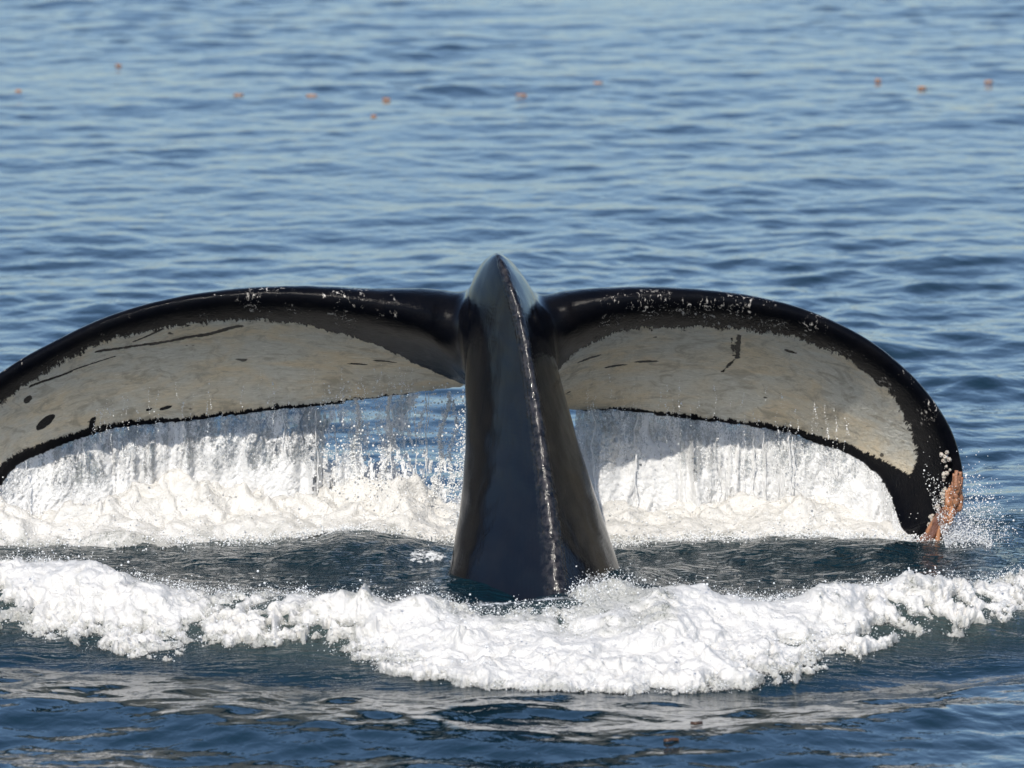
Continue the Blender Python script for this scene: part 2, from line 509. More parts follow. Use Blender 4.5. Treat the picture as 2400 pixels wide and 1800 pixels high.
# ------------------------------------------------------------------ the whale's tail
# stations: leading edge x, y, depth ; trailing edge x, y, depth ; thickness  (survey points, metres)
RIGHT = [
 (1110, 735, .36, 1165, 880, .98, .40), (1190, 670, .34, 1240, 884, 1.00, .30), (1320, 639, .34, 1340, 886, 1.02, .215),
 (1480, 634, .36, 1480, 903, 1.03, .175), (1640, 651, .38, 1600, 918, 1.02, .155), (1760, 684, .40, 1700, 935, 1.00, .14),
 (1875, 741, .42, 1790, 966, .96, .125), (1963, 812, .45, 1850, 990, .92, .115), (2023, 883, .47, 1885, 1015, .88, .105),
 (2058, 947, .50, 1910, 1045, .84, .095), (2076, 1015, .52, 1925, 1075, .79, .085), (2074, 1072, .54, 1938, 1112, .75, .075),
 (2052, 1122, .56, 1950, 1143, .71, .06), (2020, 1160, .58, 1966, 1158, .66, .045), (1996, 1180, .60, 1984, 1172, .62, .03)]
LEFT = [
 (1055, 735, .36, 1040, 838, .98, .40), (940, 670, .34, 965, 838, 1.00, .30), (800, 646, .34, 830, 857, 1.02, .215),
 (640, 631, .36, 680, 877, 1.03, .175), (500, 634, .38, 540, 891, 1.02, .155), (350, 656, .40, 400, 911, 1.00, .14),
 (220, 696, .42, 270, 922, .96, .13), (110, 748, .45, 170, 948, .92, .12), (20, 798, .47, 100, 975, .88, .11),
 (-60, 855, .50, 40, 1005, .84, .10), (-118, 908, .52, 0, 1050, .79, .09), (-150, 965, .54, -25, 1095, .75, .08),
 (-160, 1030, .56, -45, 1130, .71, .065), (-146, 1088, .58, -65, 1150, .66, .05), (-100, 1148, .60, -85, 1165, .62, .03)]

def resample(a, n):
    """Catmull-Rom through the stations"""
    a = np.asarray(a, float)
    t = np.linspace(0, len(a) - 1, n)
    i = np.clip(np.floor(t).astype(int), 0, len(a) - 2)
    f = (t - i)[:, None]
    P = np.vstack([2 * a[0] - a[1], a, 2 * a[-1] - a[-2]])
    p0, p1, p2, p3 = P[i], P[i + 1], P[i + 2], P[i + 3]
    return 0.5 * (2 * p1 + (p2 - p0) * f + (2 * p0 - 5 * p1 + 4 * p2 - p3) * f ** 2 + (3 * p1 - p0 - 3 * p2 + p3) * f ** 3), t

NST, NCH = 150, 46
CH = 0.5 * (1 - np.cos(np.linspace(0, math.pi, NCH)))
CHT = 0.5 * CH + 0.5 * np.linspace(0, 1, NCH) ** 1.3
CH = CHT / CHT[-1]
def naca(c): return 5 * (0.2969 * np.sqrt(c) - 0.126 * c - 0.3516 * c ** 2 + 0.2843 * c ** 3 - 0.1015 * c ** 4)

def fluke(stations, side):
    L = np.array([at(s[0], s[1], s[2]) for s in stations])
    T = np.array([at(s[3], s[4], s[5]) for s in stations])
    th = np.array([[s[6]] for s in stations])
    al, t = resample(np.hstack([L, T, th]), NST)
    L, T, th = al[:, :3], al[:, 3:6], al[:, 6]
    # scalloped trailing edge
    ev = (T - L); cl = np.linalg.norm(ev, axis=1); ec = ev / cl[:, None]
    q = np.stack([T[:, 0] * 5.5, np.zeros(NST), np.full(NST, side * 3.1)], 1)
    T = T + ec * (0.018 * fbm(q, 31, 3) * smooth(0, 2, t) * smooth(14, 12, t))[:, None]
    mid = 0.35 * L + 0.65 * T
    es = np.gradient(mid, axis=0); es /= np.linalg.norm(es, axis=1)[:, None]
    n = np.cross(ec, es); n /= np.linalg.norm(n, axis=1)[:, None]
    n *= np.sign(n @ np.array([0, .6, .8]))[:, None]
    for _ in range(6):
        n[1:-1] = (n[:-2] + 2 * n[1:-1] + n[2:]) / 4
    n /= np.linalg.norm(n, axis=1)[:, None]
    c = CH[None, :]
    midl = L[:, None] + (T - L)[:, None] * c[..., None] + n[:, None] * (0.055 * cl[:, None] * 4 * c * (1 - c))[..., None]
    half = np.maximum(th[:, None] * 0.5 * naca(c) / 0.5, 0.010 * smooth(0.0, 0.04, c))
    vent = midl - n[:, None] * half[..., None]
    dors = midl + n[:, None] * half[..., None]
    return dict(L=L, T=T, n=n, mid=midl, vent=vent, dors=dors, t=t, cl=cl, side=side, th=th)

def closed_from_rings(rings):
    """rings: (m, k, 3) closed loops -> verts, tri faces with fan caps"""
    m, k, _ = rings.shape
    v = rings.reshape(-1, 3)
    f = []
    j = np.arange(k); jn = (j + 1) % k
    for i in range(m - 1):
        a, b = i * k, (i + 1) * k
        f.append(np.stack([a + j, a + jn, b + jn], 1)); f.append(np.stack([a + j, b + jn, b + j], 1))
    c0, c1 = len(v), len(v) + 1
    v = np.vstack([v, rings[0].mean(0), rings[-1].mean(0)])
    f.append(np.stack([np.full(k, c0), jn, j], 1))
    f.append(np.stack([np.full(k, c1), (m - 1) * k + j, (m - 1) * k + jn], 1))
    return v, np.vstack(f)

FR, FL = fluke(RIGHT, 1), fluke(LEFT, -1)
def fluke_rings(F):
    return np.concatenate([F['vent'], F['dors'][:, -2:0:-1]], axis=1)

# tail stock: keel x,y,depth ; left flank x,y,depth ; right flank x,y,depth ; belly x, world y, world z
NR = 160
def stock_ring(K, A, B, back, n=NR):
    """closed loop: keel -> right flank -> back -> left flank; pointed at the keel, round behind"""
    K, A, B, back = map(np.asarray, (K, A, B, back))
    pts = []
    def arc(P, Q, Rr, m):
        # quadratic-like blend from P to R bulging to Q
        o = []
        for i in range(m):
            u = i / m
            o.append((1 - u) ** 2 * P + 2 * u * (1 - u) * Q + u * u * Rr)
        return o
    m = n // 4
    midKB = K + (B - K) * 0.60 + np.array([B[0] - K[0], 0, 0]) * 0.32
    midBb = B + (back - B) * 0.5 + np.array([(B[0] - back[0]) * 0.42, 0, 0])
    midbA = A + (back - A) * 0.5 + np.array([(A[0] - back[0]) * 0.42, 0, 0])
    midAK = K + (A - K) * 0.60 + np.array([A[0] - K[0], 0, 0]) * 0.32
    pts += arc(K, midKB, B, m) + arc(B, midBb, back, m) + arc(back, midbA, A, m) + arc(A, midAK, K, m)
    return np.array(pts)

def wpt(dx, y, z):
    """x from survey column, given depth and height"""
    px = dx * 2400 / 2212.0
    y = y * YK
    lam = (np.array([0, y, z]) - CAM) @ AX
    return np.array([CAM[0] + (px - 1200) * MPP / DIST * lam, y, z])

STOCK = []
def add_ring(k, a, b, bk):
    STOCK.append((at(*k), at(*a), at(*b), wpt(*bk)))
add_ring((1262, 1520, -.80), (880, 1440, -.10), (1440, 1440, -.10), (1160, .55, -.75))
add_ring((1236, 1415, -.62), (925, 1335, -.05), (1398, 1335, -.05), (1155, .55, -.40))
add_ring((1217, 1328, -.48), (966, 1240, .00), (1348, 1240, .00), (1150, .52, -.05))
add_ring((1205, 1235, -.40), (982, 1160, .06), (1318, 1160, .06), (1148, .52, .12))
add_ring((1195, 1140, -.32), (995, 1075, .12), (1290, 1075, .12), (1142, .54, .28))
add_ring((1184, 1040, -.24), (1002, 985, .17), (1260, 985, .17), (1136, .56, .44))
add_ring((1171, 945, -.17), (1004, 900, .22), (1235, 900, .22), (1130, .60, .58))
add_ring((1157, 850, -.10), (1003, 815, .26), (1212, 815, .26), (1122, .64, .70))
add_ring((1142, 760, -.04), (1002, 740, .29), (1192, 740, .29), (1112, .68, .79))
add_ring((1124, 672, .02), (996, 690, .33), (1178, 690, .33), (1105, .72, .86))
add_ring((1100, 605, .08), (1004, 642, .36), (1160, 642, .36), (1095, .76, .90))
add_ring((1083, 560, .15), (1016, 614, .39), (1142, 614, .39), (1090, .80, .90))
add_ring((1074, 541, .22), (1026, 592, .43), (1124, 592, .43), (1090, .84, .88))
add_ring((1074, 546, .34), (1030, 588, .50), (1120, 588, .50), (1092, .88, .85))
add_ring((1076, 590, .52), (1020, 650, .70), (1132, 650, .70), (1094, .92, .80))
add_ring((1080, 680, .74), (1030, 740, .84), (1135, 740, .84), (1096, .94, .76))
add_ring((1090, 800, .90), (1050, 820, .94), (1130, 820, .94), (1096, .96, .74))
flat = np.array([np.concatenate(s) for s in STOCK])
sm, st_t = resample(flat, 150)
srings = np.array([stock_ring(r[0:3], r[3:6], r[6:9], r[9:12]) for r in sm])

parts = [closed_from_rings(fluke_rings(FR)), closed_from_rings(fluke_rings(FL)), closed_from_rings(srings)]
vv, ff, off = [], [], 0
for v, f in parts:
    vv.append(v); ff.append(f + off); off += len(v)
tmp = mesh_np('tmp_whale', np.vstack(vv), np.vstack(ff), None)
import bmesh
bm = bmesh.new(); bm.from_mesh(tmp.data)
bmesh.ops.recalc_face_normals(bm, faces=bm.faces); bm.to_mesh(tmp.data); bm.free()
rm = tmp.modifiers.new('remesh', 'REMESH')
rm.mode = 'VOXEL'; rm.voxel_size = 0.0095; rm.adaptivity = 0
dg = bpy.context.evaluated_depsgraph_get()
wm = bpy.data.meshes.new_from_object(tmp.evaluated_get(dg))
bpy.data.objects.remove(tmp)

nv = len(wm.vertices)
co = np.empty(nv * 3, dtype=np.float32); wm.vertices.foreach_get('co', co)
co = co.reshape(-1, 3).astype(float)
ed = np.empty(len(wm.edges) * 2, dtype=np.int32); wm.edges.foreach_get('vertices', ed)
ed = ed.reshape(-1, 2)
deg = np.bincount(ed.ravel(), minlength=nv)[:, None]
def lap(v):
    o = np.empty_like(v)
    for k in range(v.shape[1]):
        o[:, k] = np.bincount(ed[:, 0], v[ed[:, 1], k], nv) + np.bincount(ed[:, 1], v[ed[:, 0], k], nv)
    return o / np.maximum(deg, 1)
# nearest parameters
def kd_of(pts):
    kd = KDTree(len(pts))
    for i, p in enumerate(pts): kd.insert(p, i)
    kd.balance(); return kd
FP = np.concatenate([FR['mid'].reshape(-1, 3), FL['mid'].reshape(-1, 3)])
kf = kd_of(FP)
kst = kd_of(srings.reshape(-1, 3))
kfs = kd_of(np.concatenate([F_[k_][:70:2, ::2].reshape(-1, 3) for F_ in (FR, FL) for k_ in ('vent', 'dors')]))
for it in range(4):
    co = co + 0.3 * (lap(co) - co)
ws_ = (smooth(0.55, 0.40, np.abs(co[:, 0] - 0.08)) * smooth(0.80, 0.70, co[:, 1]))[:, None]
for it in range(34):
    co = co + 0.55 * ws_ * (lap(co) - co)
cand = np.nonzero((np.abs(co[:, 0] + 0.14) < 0.75) & (co[:, 2] > 0.35))[0]
jw = np.zeros(nv)
for i in cand:
    d1 = kst.find(co[i])[2]; d2 = kfs.find(co[i])[2]
    jw[i] = math.exp(-(d1 / 0.135) ** 2 - (d2 / 0.135) ** 2)
kk_ = kd_of(sm[:, 0:3])
for i in np.nonzero((np.abs(co[:, 0]) < 0.7) & (co[:, 1] < 0.9))[0]:
    d1 = kk_.find(co[i])[2]
    if d1 < 0.06: jw[i] = max(jw[i], 0.25 * (1 - d1 / 0.06))
    if co[i, 2] > 1.22 and abs(co[i, 0] + .28) < .16: jw[i] = max(jw[i], 0.37 * min(1.0, (co[i, 2] - 1.22) / 0.08))
sub = np.nonzero(jw > 0.01)[0]
inv_ = np.full(nv, -1); inv_[sub] = np.arange(len(sub))
es_ = ed[(inv_[ed[:, 0]] >= 0) & (inv_[ed[:, 1]] >= 0)]
e0, e1 = inv_[es_[:, 0]], inv_[es_[:, 1]]
ns_ = len(sub)
dg_ = np.maximum(np.bincount(np.concatenate([e0, e1]), minlength=ns_), 1)
cs_ = co[sub].copy(); wj = np.clip(jw[sub] * 1.5, 0, 1)
for it in range(420):
    wv = wj if it < 30 else np.where(wj > 0.56, wj, 0)
    for k in range(3):
        av = (np.bincount(e0, cs_[e1, k], ns_) + np.bincount(e1, cs_[e0, k], ns_)) / dg_
        cs_[:, k] += 0.6 * wv * (av - cs_[:, k])
co[sub] = cs_

nst_f = NST * NCH
fi = np.empty(nv, dtype=np.int64); fd = np.empty(nv)
si = np.empty(nv, dtype=np.int64); sd = np.empty(nv)
for i in range(nv):
    _, a, d = kf.find(co[i]); fi[i] = a; fd[i] = d
    _, a, d = kst.find(co[i]); si[i] = a; sd[i] = d
side = np.where(fi < nst_f, 1, -1)
loc = fi % nst_f
st_i, ch_i = loc // NCH, loc % NCH
tt = FR['t'][st_i]
GR = np.concatenate([np.gradient(F_['mid'], axis=0).reshape(-1, 3) / (14.0 / (NST - 1)) for F_ in (FR, FL)])
gg = GR[fi]
tt = np.clip(tt + ((co - FP[fi]) * gg).sum(1) / np.maximum((gg * gg).sum(1), 1e-4) * ((st_i > 1) & (st_i < NST - 2)), 0, 14)
nvec = np.where((side > 0)[:, None], FR['n'][st_i], FL['n'][st_i])
clen = np.where(side > 0, FR['cl'][st_i], FL['cl'][st_i])
rel = co - FP[fi]
# refine the chord fraction inside its cell
def rail(key): return np.stack([np.where(side > 0, np.interp(tt, FR['t'], FR[key][:, k]), np.interp(tt, FL['t'], FL[key][:, k])) for k in range(3)], 1)
Lp, Tp = rail('L'), rail('T')
clen = np.linalg.norm(Tp - Lp, axis=1)
cc = np.clip(((co - Lp) * (Tp - Lp)).sum(1) / clen ** 2, -0.1, 1.1)
vsign = -(rel * nvec).sum(1)
ventral = smooth(-0.006, 0.006, vsign)
# chord fraction where the dark leading band gives way to the pale underside, by station
CB_R = np.array([.42, .33, .22, .20, .17, .16, .17, .22, .36, .50, 1.0, 1.2, 1.2, 1.3, 1.3])
CB_L = np.array([.95, .74, .33, .19, .155, .15, .12, .14, .20, .25, .32, .5, 1.2, 1.3, 1.3])
CT_R = np.array([1.1, 1.0, .97, .965, .965, .95, .93, .91, .85, .74, .5, .3, 0, 0, 0])
CT_L = np.array([1.1, 1.0, .98, .97, .965, .965, .95, .93, .90, .87, .82, .6, 0, 0, 0])
ki = np.arange(15)
cb = np.where(side > 0, np.interp(tt, ki, CB_R), np.interp(tt, ki, CB_L))
ct = np.where(side > 0, np.interp(tt, ki, CT_R), np.interp(tt, ki, CT_L))
wd = np.minimum((cc - cb) * clen, (ct - cc) * clen * 2.0)
wd = np.where(ventral > 0.5, wd, -0.25)
onstock = smooth(0.03, 0.0, sd) * smooth(0.02, 0.05, fd)
wd = wd - 0.35 * onstock
# dark scratches across the pale left and right undersides
def scratch(sd_, t0, c0, t1, c1, wdt):
    p = np.stack([tt * 0.155, cc * clen], 1)
    a = np.array([t0 * 0.155, 0]); b = np.array([t1 * 0.155, 0])
    ca, cb_ = c0, c1
    a[1] = ca; b[1] = cb_
    d = b - a
    u = np.clip(((p - a) @ d) / (d @ d), 0, 1)
    q = a + u[:, None] * d
    q = q + np.array([0, 1.0]) * (0.004 * np.sin(u * 5 + t0))[:, None]
    wob = 0
    dist = np.abs(np.linalg.norm(p - q, axis=1) + wob)
    return np.where((side == sd_) & (ventral > 0.5), smooth(wdt, wdt * 0.3, dist), 0)
def spot(sd_, t0, c0, rt, rc):
    d = ((tt - t0) * 0.155 / rt) ** 2 + ((cc * clen - c0) / rc) ** 2
    return np.where((side == sd_) & (ventral > 0.5), smooth(1.3, 0.6, d), 0)
scar = np.zeros(nv)
SCRATCH = [(-1, 3.95, .236, 4.5, .282, .022), (-1, 4.5, .282, 5.26, .271, .020), (-1, 5.26, .271, 6.2, .17, .015), (-1, 5.07, .16, 5.54, .20, .012),
           (-1, 5.92, .276, 6.77, .226, .010), (-1, 6.77, .226, 7.7, .17, .016), (1, 3.76, .26, 3.78, .48, .011), (1, 3.78, .48, 3.57, .646, .008), (1, 3.66, .30, 3.72, .47, .007),
           (-1, 6.58, .73, 6.7, .82, .02), (1, 6.48, .12, 6.52, .18, .03), (1, 6.0, .13, 6.05, .17, .025)]
for s_ in SCRATCH: scar = np.maximum(scar, scratch(*s_))
for s_ in [(-1, 7.7, .52, .050, .040), (-1, 7.89, .257, .020, .03), (-1, 5.26, .874, .018, .016), (-1, 5.54, .847, .010, .011), (1, 4.7, .311, .022, .014), (1, 7.14, .173, .012, .02), (1, 4.6, .136, .022, .016), (1, 1.5, .451, .04, .014), (1, 1.97, .615, .035, .012), (1, 2.44, .588, .03, .012), (-1, 1.9, .6, .03, .012), (-1, 2.3, .66, .025, .01)]:
    scar = np.maximum(scar, spot(*s_))
lead = smooth(0.26, 0.16, cc) * (1 - onstock) * smooth(1.2, 1.8, tt)
glint = np.where(side > 0, np.interp(tt, ki, [0, .4, 1.05, 1.08, 1.2, 1.0, .95, .95, .9, .6, .4, .5, .6, .6, .6]), np.interp(tt, ki, [0, .3, .85, 1.0, .9, .7, .85, .9, .95, .85, .6, .5, .5, .5, .5]))
stockw = smooth(0.05, 0.0, sd)
jr = si % NR
dk = np.minimum(jr, NR - jr) / NR                   # 0 at the keel, .5 at the belly
keel = smooth(0.026, 0.004, dk) * smooth(0.05, 0.0, sd)
flank = smooth(0.235, 0.265, dk) * smooth(0.06, 0.0, sd) * smooth(1.2, 0.75, co[:, 2])
# fine knobs along the keel and slack scalloping on the skin
kn = 0.5 + fbm(co * 22.0, 61, 3)
wn = np.empty(nv * 3, dtype=np.float32); wm.vertices.foreach_set('co', co.astype(np.float32).ravel()); wm.update()
wm.vertex_normals.foreach_get('vector', wn)
wn = wn.reshape(-1, 3)
co = co + wn * (0.010 * keel * (kn - 0.5) + 0.0028 * fbm(co * 7.0, 62, 2))[:, None]
wm.vertices.foreach_set('co', co.astype(np.float32).ravel())
wm.polygons.foreach_set('use_smooth', np.ones(len(wm.polygons), dtype=bool))
for an, av in dict(white_d=wd, lead=lead, flank=flank, chord=cc, span=side * tt / 14.0, keel=keel, scar=scar, glint=glint, stock=stockw).items():
    a = wm.attributes.new(an, 'FLOAT', 'POINT'); a.data.foreach_set('value', av.astype(np.float32))
wm.materials.clear(); wm.materials.append(M_WHALE); wm.update()
wm.name = 'humpback_whale'
whale = bpy.data.objects.new('humpback_whale', wm)
COL.objects.link(whale)
tag(whale, 'black humpback whale tail with pale underside, raised dripping out of the sea', 'whale')

# ------------------------------------------------------------------ barnacles on the dipping tip
def tube_mesh(name, path, radii, seg=8, rib=0.0, mat=None):
    path = np.asarray(path, float); n = len(path)
    tg = np.gradient(path, axis=0); tg /= np.linalg.norm(tg, axis=1)[:, None]
    ref = np.array([0.3, 1.0, 0.2]); s1 = np.cross(tg, ref); s1 /= np.linalg.norm(s1, axis=1)[:, None]
    s2 = np.cross(tg, s1)
    an = np.linspace(0, 2 * math.pi, seg, endpoint=False)
    rr = np.asarray(radii)[:, None] * (1 + rib * np.cos(an * 4))[None, :]
    rings = path[:, None] + s1[:, None] * (np.cos(an)[None, :] * rr)[..., None] + s2[:, None] * (np.sin(an)[None, :] * rr)[..., None]
    return closed_from_rings(rings)

goose_meshes = []
for k in range(7):
    L_ = 0.075 + 0.013 * k
    zt = np.linspace(0, 1, 9)
    bend = random.uniform(-.3, .3)
    path = np.stack([0.03 * bend * np.sin(zt * 2.6), 0.02 * np.cos(zt * 2 + k), -L_ * zt], 1)
    rad = 0.0125 * np.interp(zt, [0, .15, .5, .75, .9, 1], [.8, .7, .8, 1.25, 1.0, .35])
    v, f = tube_mesh('g', path, rad, 10, 0.16)
    me = mesh_np('goose_barnacle', v, f, M_GOOSE)
    goose_meshes.append(me.data); bpy.data.objects.remove(me)
for k in range(7):
    m2 = goose_meshes[k].copy(); m2.materials.clear(); m2.materials.append(M_GOOSE2); goose_meshes.append(m2)
v, f = [], []
seg = 12
prof = [(0.016, 0), (0.0145, .006), (0.011, .013), (0.0075, .0165), (0.006, .015), (0.0055, .006)]
an = np.linspace(0, 2 * math.pi, seg, endpoint=False)
rings = np.array([[[r * math.cos(a) * (1 + .10 * math.cos(a * 6)), r * math.sin(a) * (1 + .10 * math.cos(a * 6)), h] for a in an] for r, h in prof])
v, f = closed_from_rings(rings)
me = mesh_np('acorn_barnacle', v, f, M_ACORN); acorn = me.data; bpy.data.objects.remove(me)

tipL, tipt = FR['L'], FR['t']
def edge_at(t):
    return np.array([np.interp(t, tipt, tipL[:, k]) for k in range(3)])
br = random.Random(4)
def put(name, me, loc, rot, sc):
    o = bpy.data.objects.new(name, me); COL.objects.link(o); o.parent = whale
    o.location = loc; o.rotation_euler = rot; o.scale = (sc, sc, sc)
    return o
def frame_at(t):
    g = lambda key: np.array([np.interp(t, tipt, FR[key][:, q]) for q in range(3)])
    e, T_, nn = g('L'), g('T'), g('n')
    ch = T_ - e; cl_ = np.linalg.norm(ch)
    return e, ch / max(cl_, 1e-3), nn, np.interp(t, tipt, FR['th']), cl_
for k in range(190):
    u = k / 189.0
    t = min(10.05 + 3.8 * u ** 0.85 + br.uniform(-.15, .15), 13.9)
    e, ch, nn, thk, cl_ = frame_at(t)
    a_ = edge_at(min(t + .3, 14)) - edge_at(t)
    a_ = a_ / max(np.linalg.norm(a_), 1e-4)
    inn = br.uniform(0.0, 0.085) * min(1.0, cl_ / .3) * min(1, .45 + (t - 10.1) * .45)
    p = Vector(e + ch * inn - nn * thk * br.uniform(.30, .55) + np.array([0.012, -.012, 0]))
    d = Vector(a_) * 1.2 + Vector((br.uniform(-.12, .14), br.uniform(-.18, .02), -0.32)) + Vector(ch) * br.uniform(-.16, .22)
    put('goose_barnacle', goose_meshes[br.randrange(7) + (7 if br.random() < (t - 10.6) / 1.6 else 0)], p, d.to_track_quat('-Z', 'Y').to_euler(), br.uniform(.6, 1.05))
for k in range(52):
    t = 9.3 + 4.3 * br.random()
    e, ch, nn, thk, cl_ = frame_at(t)
    inn = (0.035 + 0.05 * min(1, max(0, (t - 9.6) / 1.8)) + br.uniform(-.03, .03)) * min(1.0, cl_ / .32)
    p = e + ch * inn - nn * thk * 0.46
    put('acorn_barnacle', acorn, p, Vector(-nn + 0.4 * np.array([br.uniform(-1, 1), br.uniform(-1, 1), br.uniform(-1, 1)])).to_track_quat('Z', 'Y').to_euler(), br.uniform(.4, .95))

# ------------------------------------------------------------------ foam
def foam_sheet(name, base, nrm, thick, label, seed, cut=-0.012, thin=None, scale=1.0, push=None):
    """base (nu,nv,3): lumpy froth standing on a base surface; thick in metres (negative = none)"""
    nu, nv_ = base.shape[:2]
    p = base.reshape(-1, 3)
    th = thick.ravel()
    warp = np.stack([fbm(p * 5 + 1.5, seed + 11, 3), fbm(p * 5 + 8.5, seed + 12, 3), fbm(p * 5 + 14.5, seed + 13, 3)], 1) * 0.10
    pw = p + warp
    b1 = bubbles(pw * (4.6 * scale), seed)
    b2 = bubbles(pw * (11.0 * scale) + 3.1, seed + 1)
    b3 = bubbles(pw * (27.0 * scale) + 7.7, seed + 2)
    n1 = fbm(p * 2.4, seed + 3, 4)
    rough = np.clip(0.5 + 1.2 * fbm(p * 3.7, seed + 4, 3), 0.1, 1)
    grit = fbm(pw * 34.0 * scale, seed + 9, 3, 0.6)
    lump = 0.55 * b1 + 0.30 * b2 * rough + 0.15 * b3 * rough
    h = th * (0.30 + 0.95 * lump + 0.9 * n1) + np.where(th > 0, (lump - 0.55) * 0.022 + grit * 0.013 * rough, -0.03) - 0.018 * (1 - smooth(0.0, 0.05, th))
    wob = np.stack([fbm(p * 8 + 5, seed + 5, 3), fbm(p * 8 + 25, seed + 6, 3), 0.4 * fbm(p * 8 + 45, seed + 7, 3)], 1) * (0.06 * np.clip(th / 0.1, 0, 1))[:, None]
    out = p + nrm.reshape(-1, 3) * h[:, None] + wob
    if push is not None:
        out = out + push.reshape(-1, 3) * (np.clip(h, 0, None))[:, None]
    f = grid_faces(nu, nv_)
    keep = (h[f] > cut).any(1)
    tn = np.clip(1 - h / 0.035, 0, 1) if thin is None else np.maximum(np.clip(1 - h / (0.028 + 0.022 * rough), 0, 1.0), thin.ravel())
    v, f, at_ = compact(out, f[keep], {'thin': tn, 'lift': h})
    ob = mesh_np(name, v, f, M_FOAM, attrs=at_)
    tag(ob, label, 'foam', kind='stuff')
    return out.reshape(nu, nv_, 3), h.reshape(nu, nv_)

# front roll
fx = np.arange(-3.0, 3.0, 0.0072)
fs = np.linspace(-0.42, 1.22, 240)
FX, FS = np.meshgrid(fx, fs, indexing='ij')
FY = (crest_y(FX) - FS) * YK
z_ = sea_height(FX.ravel(), FY.ravel()).reshape(FX.shape)
base = np.stack([FX, FY, z_], -1)
du = np.gradient(base, axis=0); dv = np.gradient(base, axis=1)
nr = np.cross(dv, du); nr /= np.linalg.norm(nr, axis=-1)[..., None]
nr *= np.sign(nr[..., 2:3])
nr = nr + np.array([0, -0.25, 0]); nr /= np.linalg.norm(nr, axis=-1)[..., None]
P3 = np.stack([FX.ravel() * 1.6, np.zeros(FX.size), np.zeros(FX.size)], 1)
jit = fbm(P3, 71, 5, 0.6).reshape(FX.shape)
jit2 = fbm(np.stack([FX.ravel() * 2.2, FY.ravel() * 1.6, np.zeros(FX.size)], 1), 73, 5, 0.62).reshape(FX.shape)
foot = np.interp(FX, [-3.1, -2.5, -2.1, -1.7, -1.35, -1.0, -.6, -.2, .4, .8, 1.2, 1.6, 2.1, 2.6, 3.1], [.30, .34, .62, .66, .44, .46, .66, .80, .84, .82, .68, .46, .34, .28, .25]) + 0.20 * jit
head = np.interp(FX, [-3.1, -2, -1, -.3, .1, .5, 1, 2, 3.1], [-.16, -.18, -.10, -.05, .02, -.16, -.16, -.14, -.12]) + 0.12 * jit
q3 = np.stack([FX.ravel(), FY.ravel() * 0.8, np.zeros(FX.size)], 1)
fine = fbm(q3 * 7.0, 75, 5, 0.68).reshape(FX.shape)
foot = foot + 0.10 * fbm(P3 * 4.2, 76, 3, 0.65).reshape(FX.shape)
env = smooth(0, 0.18, FS - head) * smooth(0, 0.15, foot - FS)
prof = 0.55 + 0.65 * smooth(0.5, 0.1, np.abs((FS - head) / np.maximum(foot - head, .1) - 0.62))
jit4 = fbm(q3 * 4.6, 77, 4, 0.6).reshape(FX.shape)
thick = 0.095 * env * prof * np.clip(0.85 + 0.9 * jit2 + 0.6 * jit4, 0.3, 2.0) + np.where(env > 0.02, (1 - env) * 0.07 * fine, -0.03)
wq = q3 + 0.05 * np.stack([fbm(q3 * 6 + 3, 78, 3), fbm(q3 * 6 + 9, 79, 3), 0 * q3[:, 0]], 1)
fil = (1 - 2.6 * np.abs(fbm(wq * np.array([5.0, 5.0, 1]), 95, 4, 0.62)) + 0.45 * fbm(wq * 22.0, 96, 3, 0.6)).reshape(FX.shape)
brk = np.clip(smooth(0.62, 0.16, foot - FS + 0.25 * jit2) * (0.34 + 0.56 * smooth(0.35, 1.0, np.abs(FX - 0.2)) + 0.5 * (jit2 + 0.4 * jit4)) + 0.8 * smooth(0.20, 0.02, FS - head), 0, 1)
thick = thick * (1 - brk) + brk * np.where(env > 0.01, 0.082 * (fil - 0.40) * smooth(0, .4, env) - 0.01, -0.03)
side_ = 0.25 + 0.75 * smooth(0.4, 1.0, np.abs(FX - 0.2))
thinL = 0.80 * smooth(0.42, 0.04, foot - FS) * smooth(-0.15, 0.30, jit2 + 0.6 * fine) * side_ + 0.45 * smooth(0.12, 0.34, jit4 + .3 * fine) * side_
thick = thick + 0.10 * np.exp(-((FX - .27) / .13) ** 2 - ((FS + .06) / .12) ** 2) * (1 + 1.2 * fine) + 0.05 * np.exp(-((FX + .42) / .16) ** 2 - ((FS - .06) / .10) ** 2)
thinF = thinL + 0.8 * smooth(0.26, 0.02, FS - head + 0.10 * jit2 + .06 * fine) + 0.5 * smooth(.30, .10, np.hypot((FX - .42) / 1.0, (FS - .10) / 1.2))
roll, roll_h = foam_sheet('breaking_foam', base, nr, thick, 'white foam roll breaking on the wave in front of the tail', 81, thin=thinF)

# splash mounds under the falling water
def mound(name, x0, x1, ycen, height, label, seed):
    mx = np.arange(x0, x1, 0.011)
    ms = np.linspace(-0.62, 0.75, 125)
    MX, MS = np.meshgrid(mx, ms, indexing='ij')
    MY = (ycen(MX) + MS) * YK
    z_ = sea_height(MX.ravel(), MY.ravel()).reshape(MX.shape)
    j = fbm(np.stack([MX.ravel() * 2.4, MY.ravel() * 2.0, np.full(MX.size, seed)], 1), seed, 5, 0.6).reshape(MX.shape)
    ends = smooth(x0, x0 + .15, MX) * smooth(x1, x1 - .15, MX)
    e = np.exp(-(np.clip(np.abs(MS - 0.05), 0, None) / 0.33) ** 2)
    hgt = height(MX) * e * (0.9 + 0.9 * j) * ends - 0.035 * (1 - e)
    base = np.stack([MX, MY, z_], -1)
    nr = np.zeros_like(base); nr[..., 2] = 0.9; nr[..., 1] = -0.35 * np.sign(0.1 - MS)
    thn = np.clip(1.1 - e * 2.2, 0, 1) * 0.9
    return foam_sheet(name, base, nr, hgt, label, seed, thin=thn, scale=1.15)
tl = lambda x: np.interp(x, FL['T'][::-1, 0], FL['T'][::-1, 1])
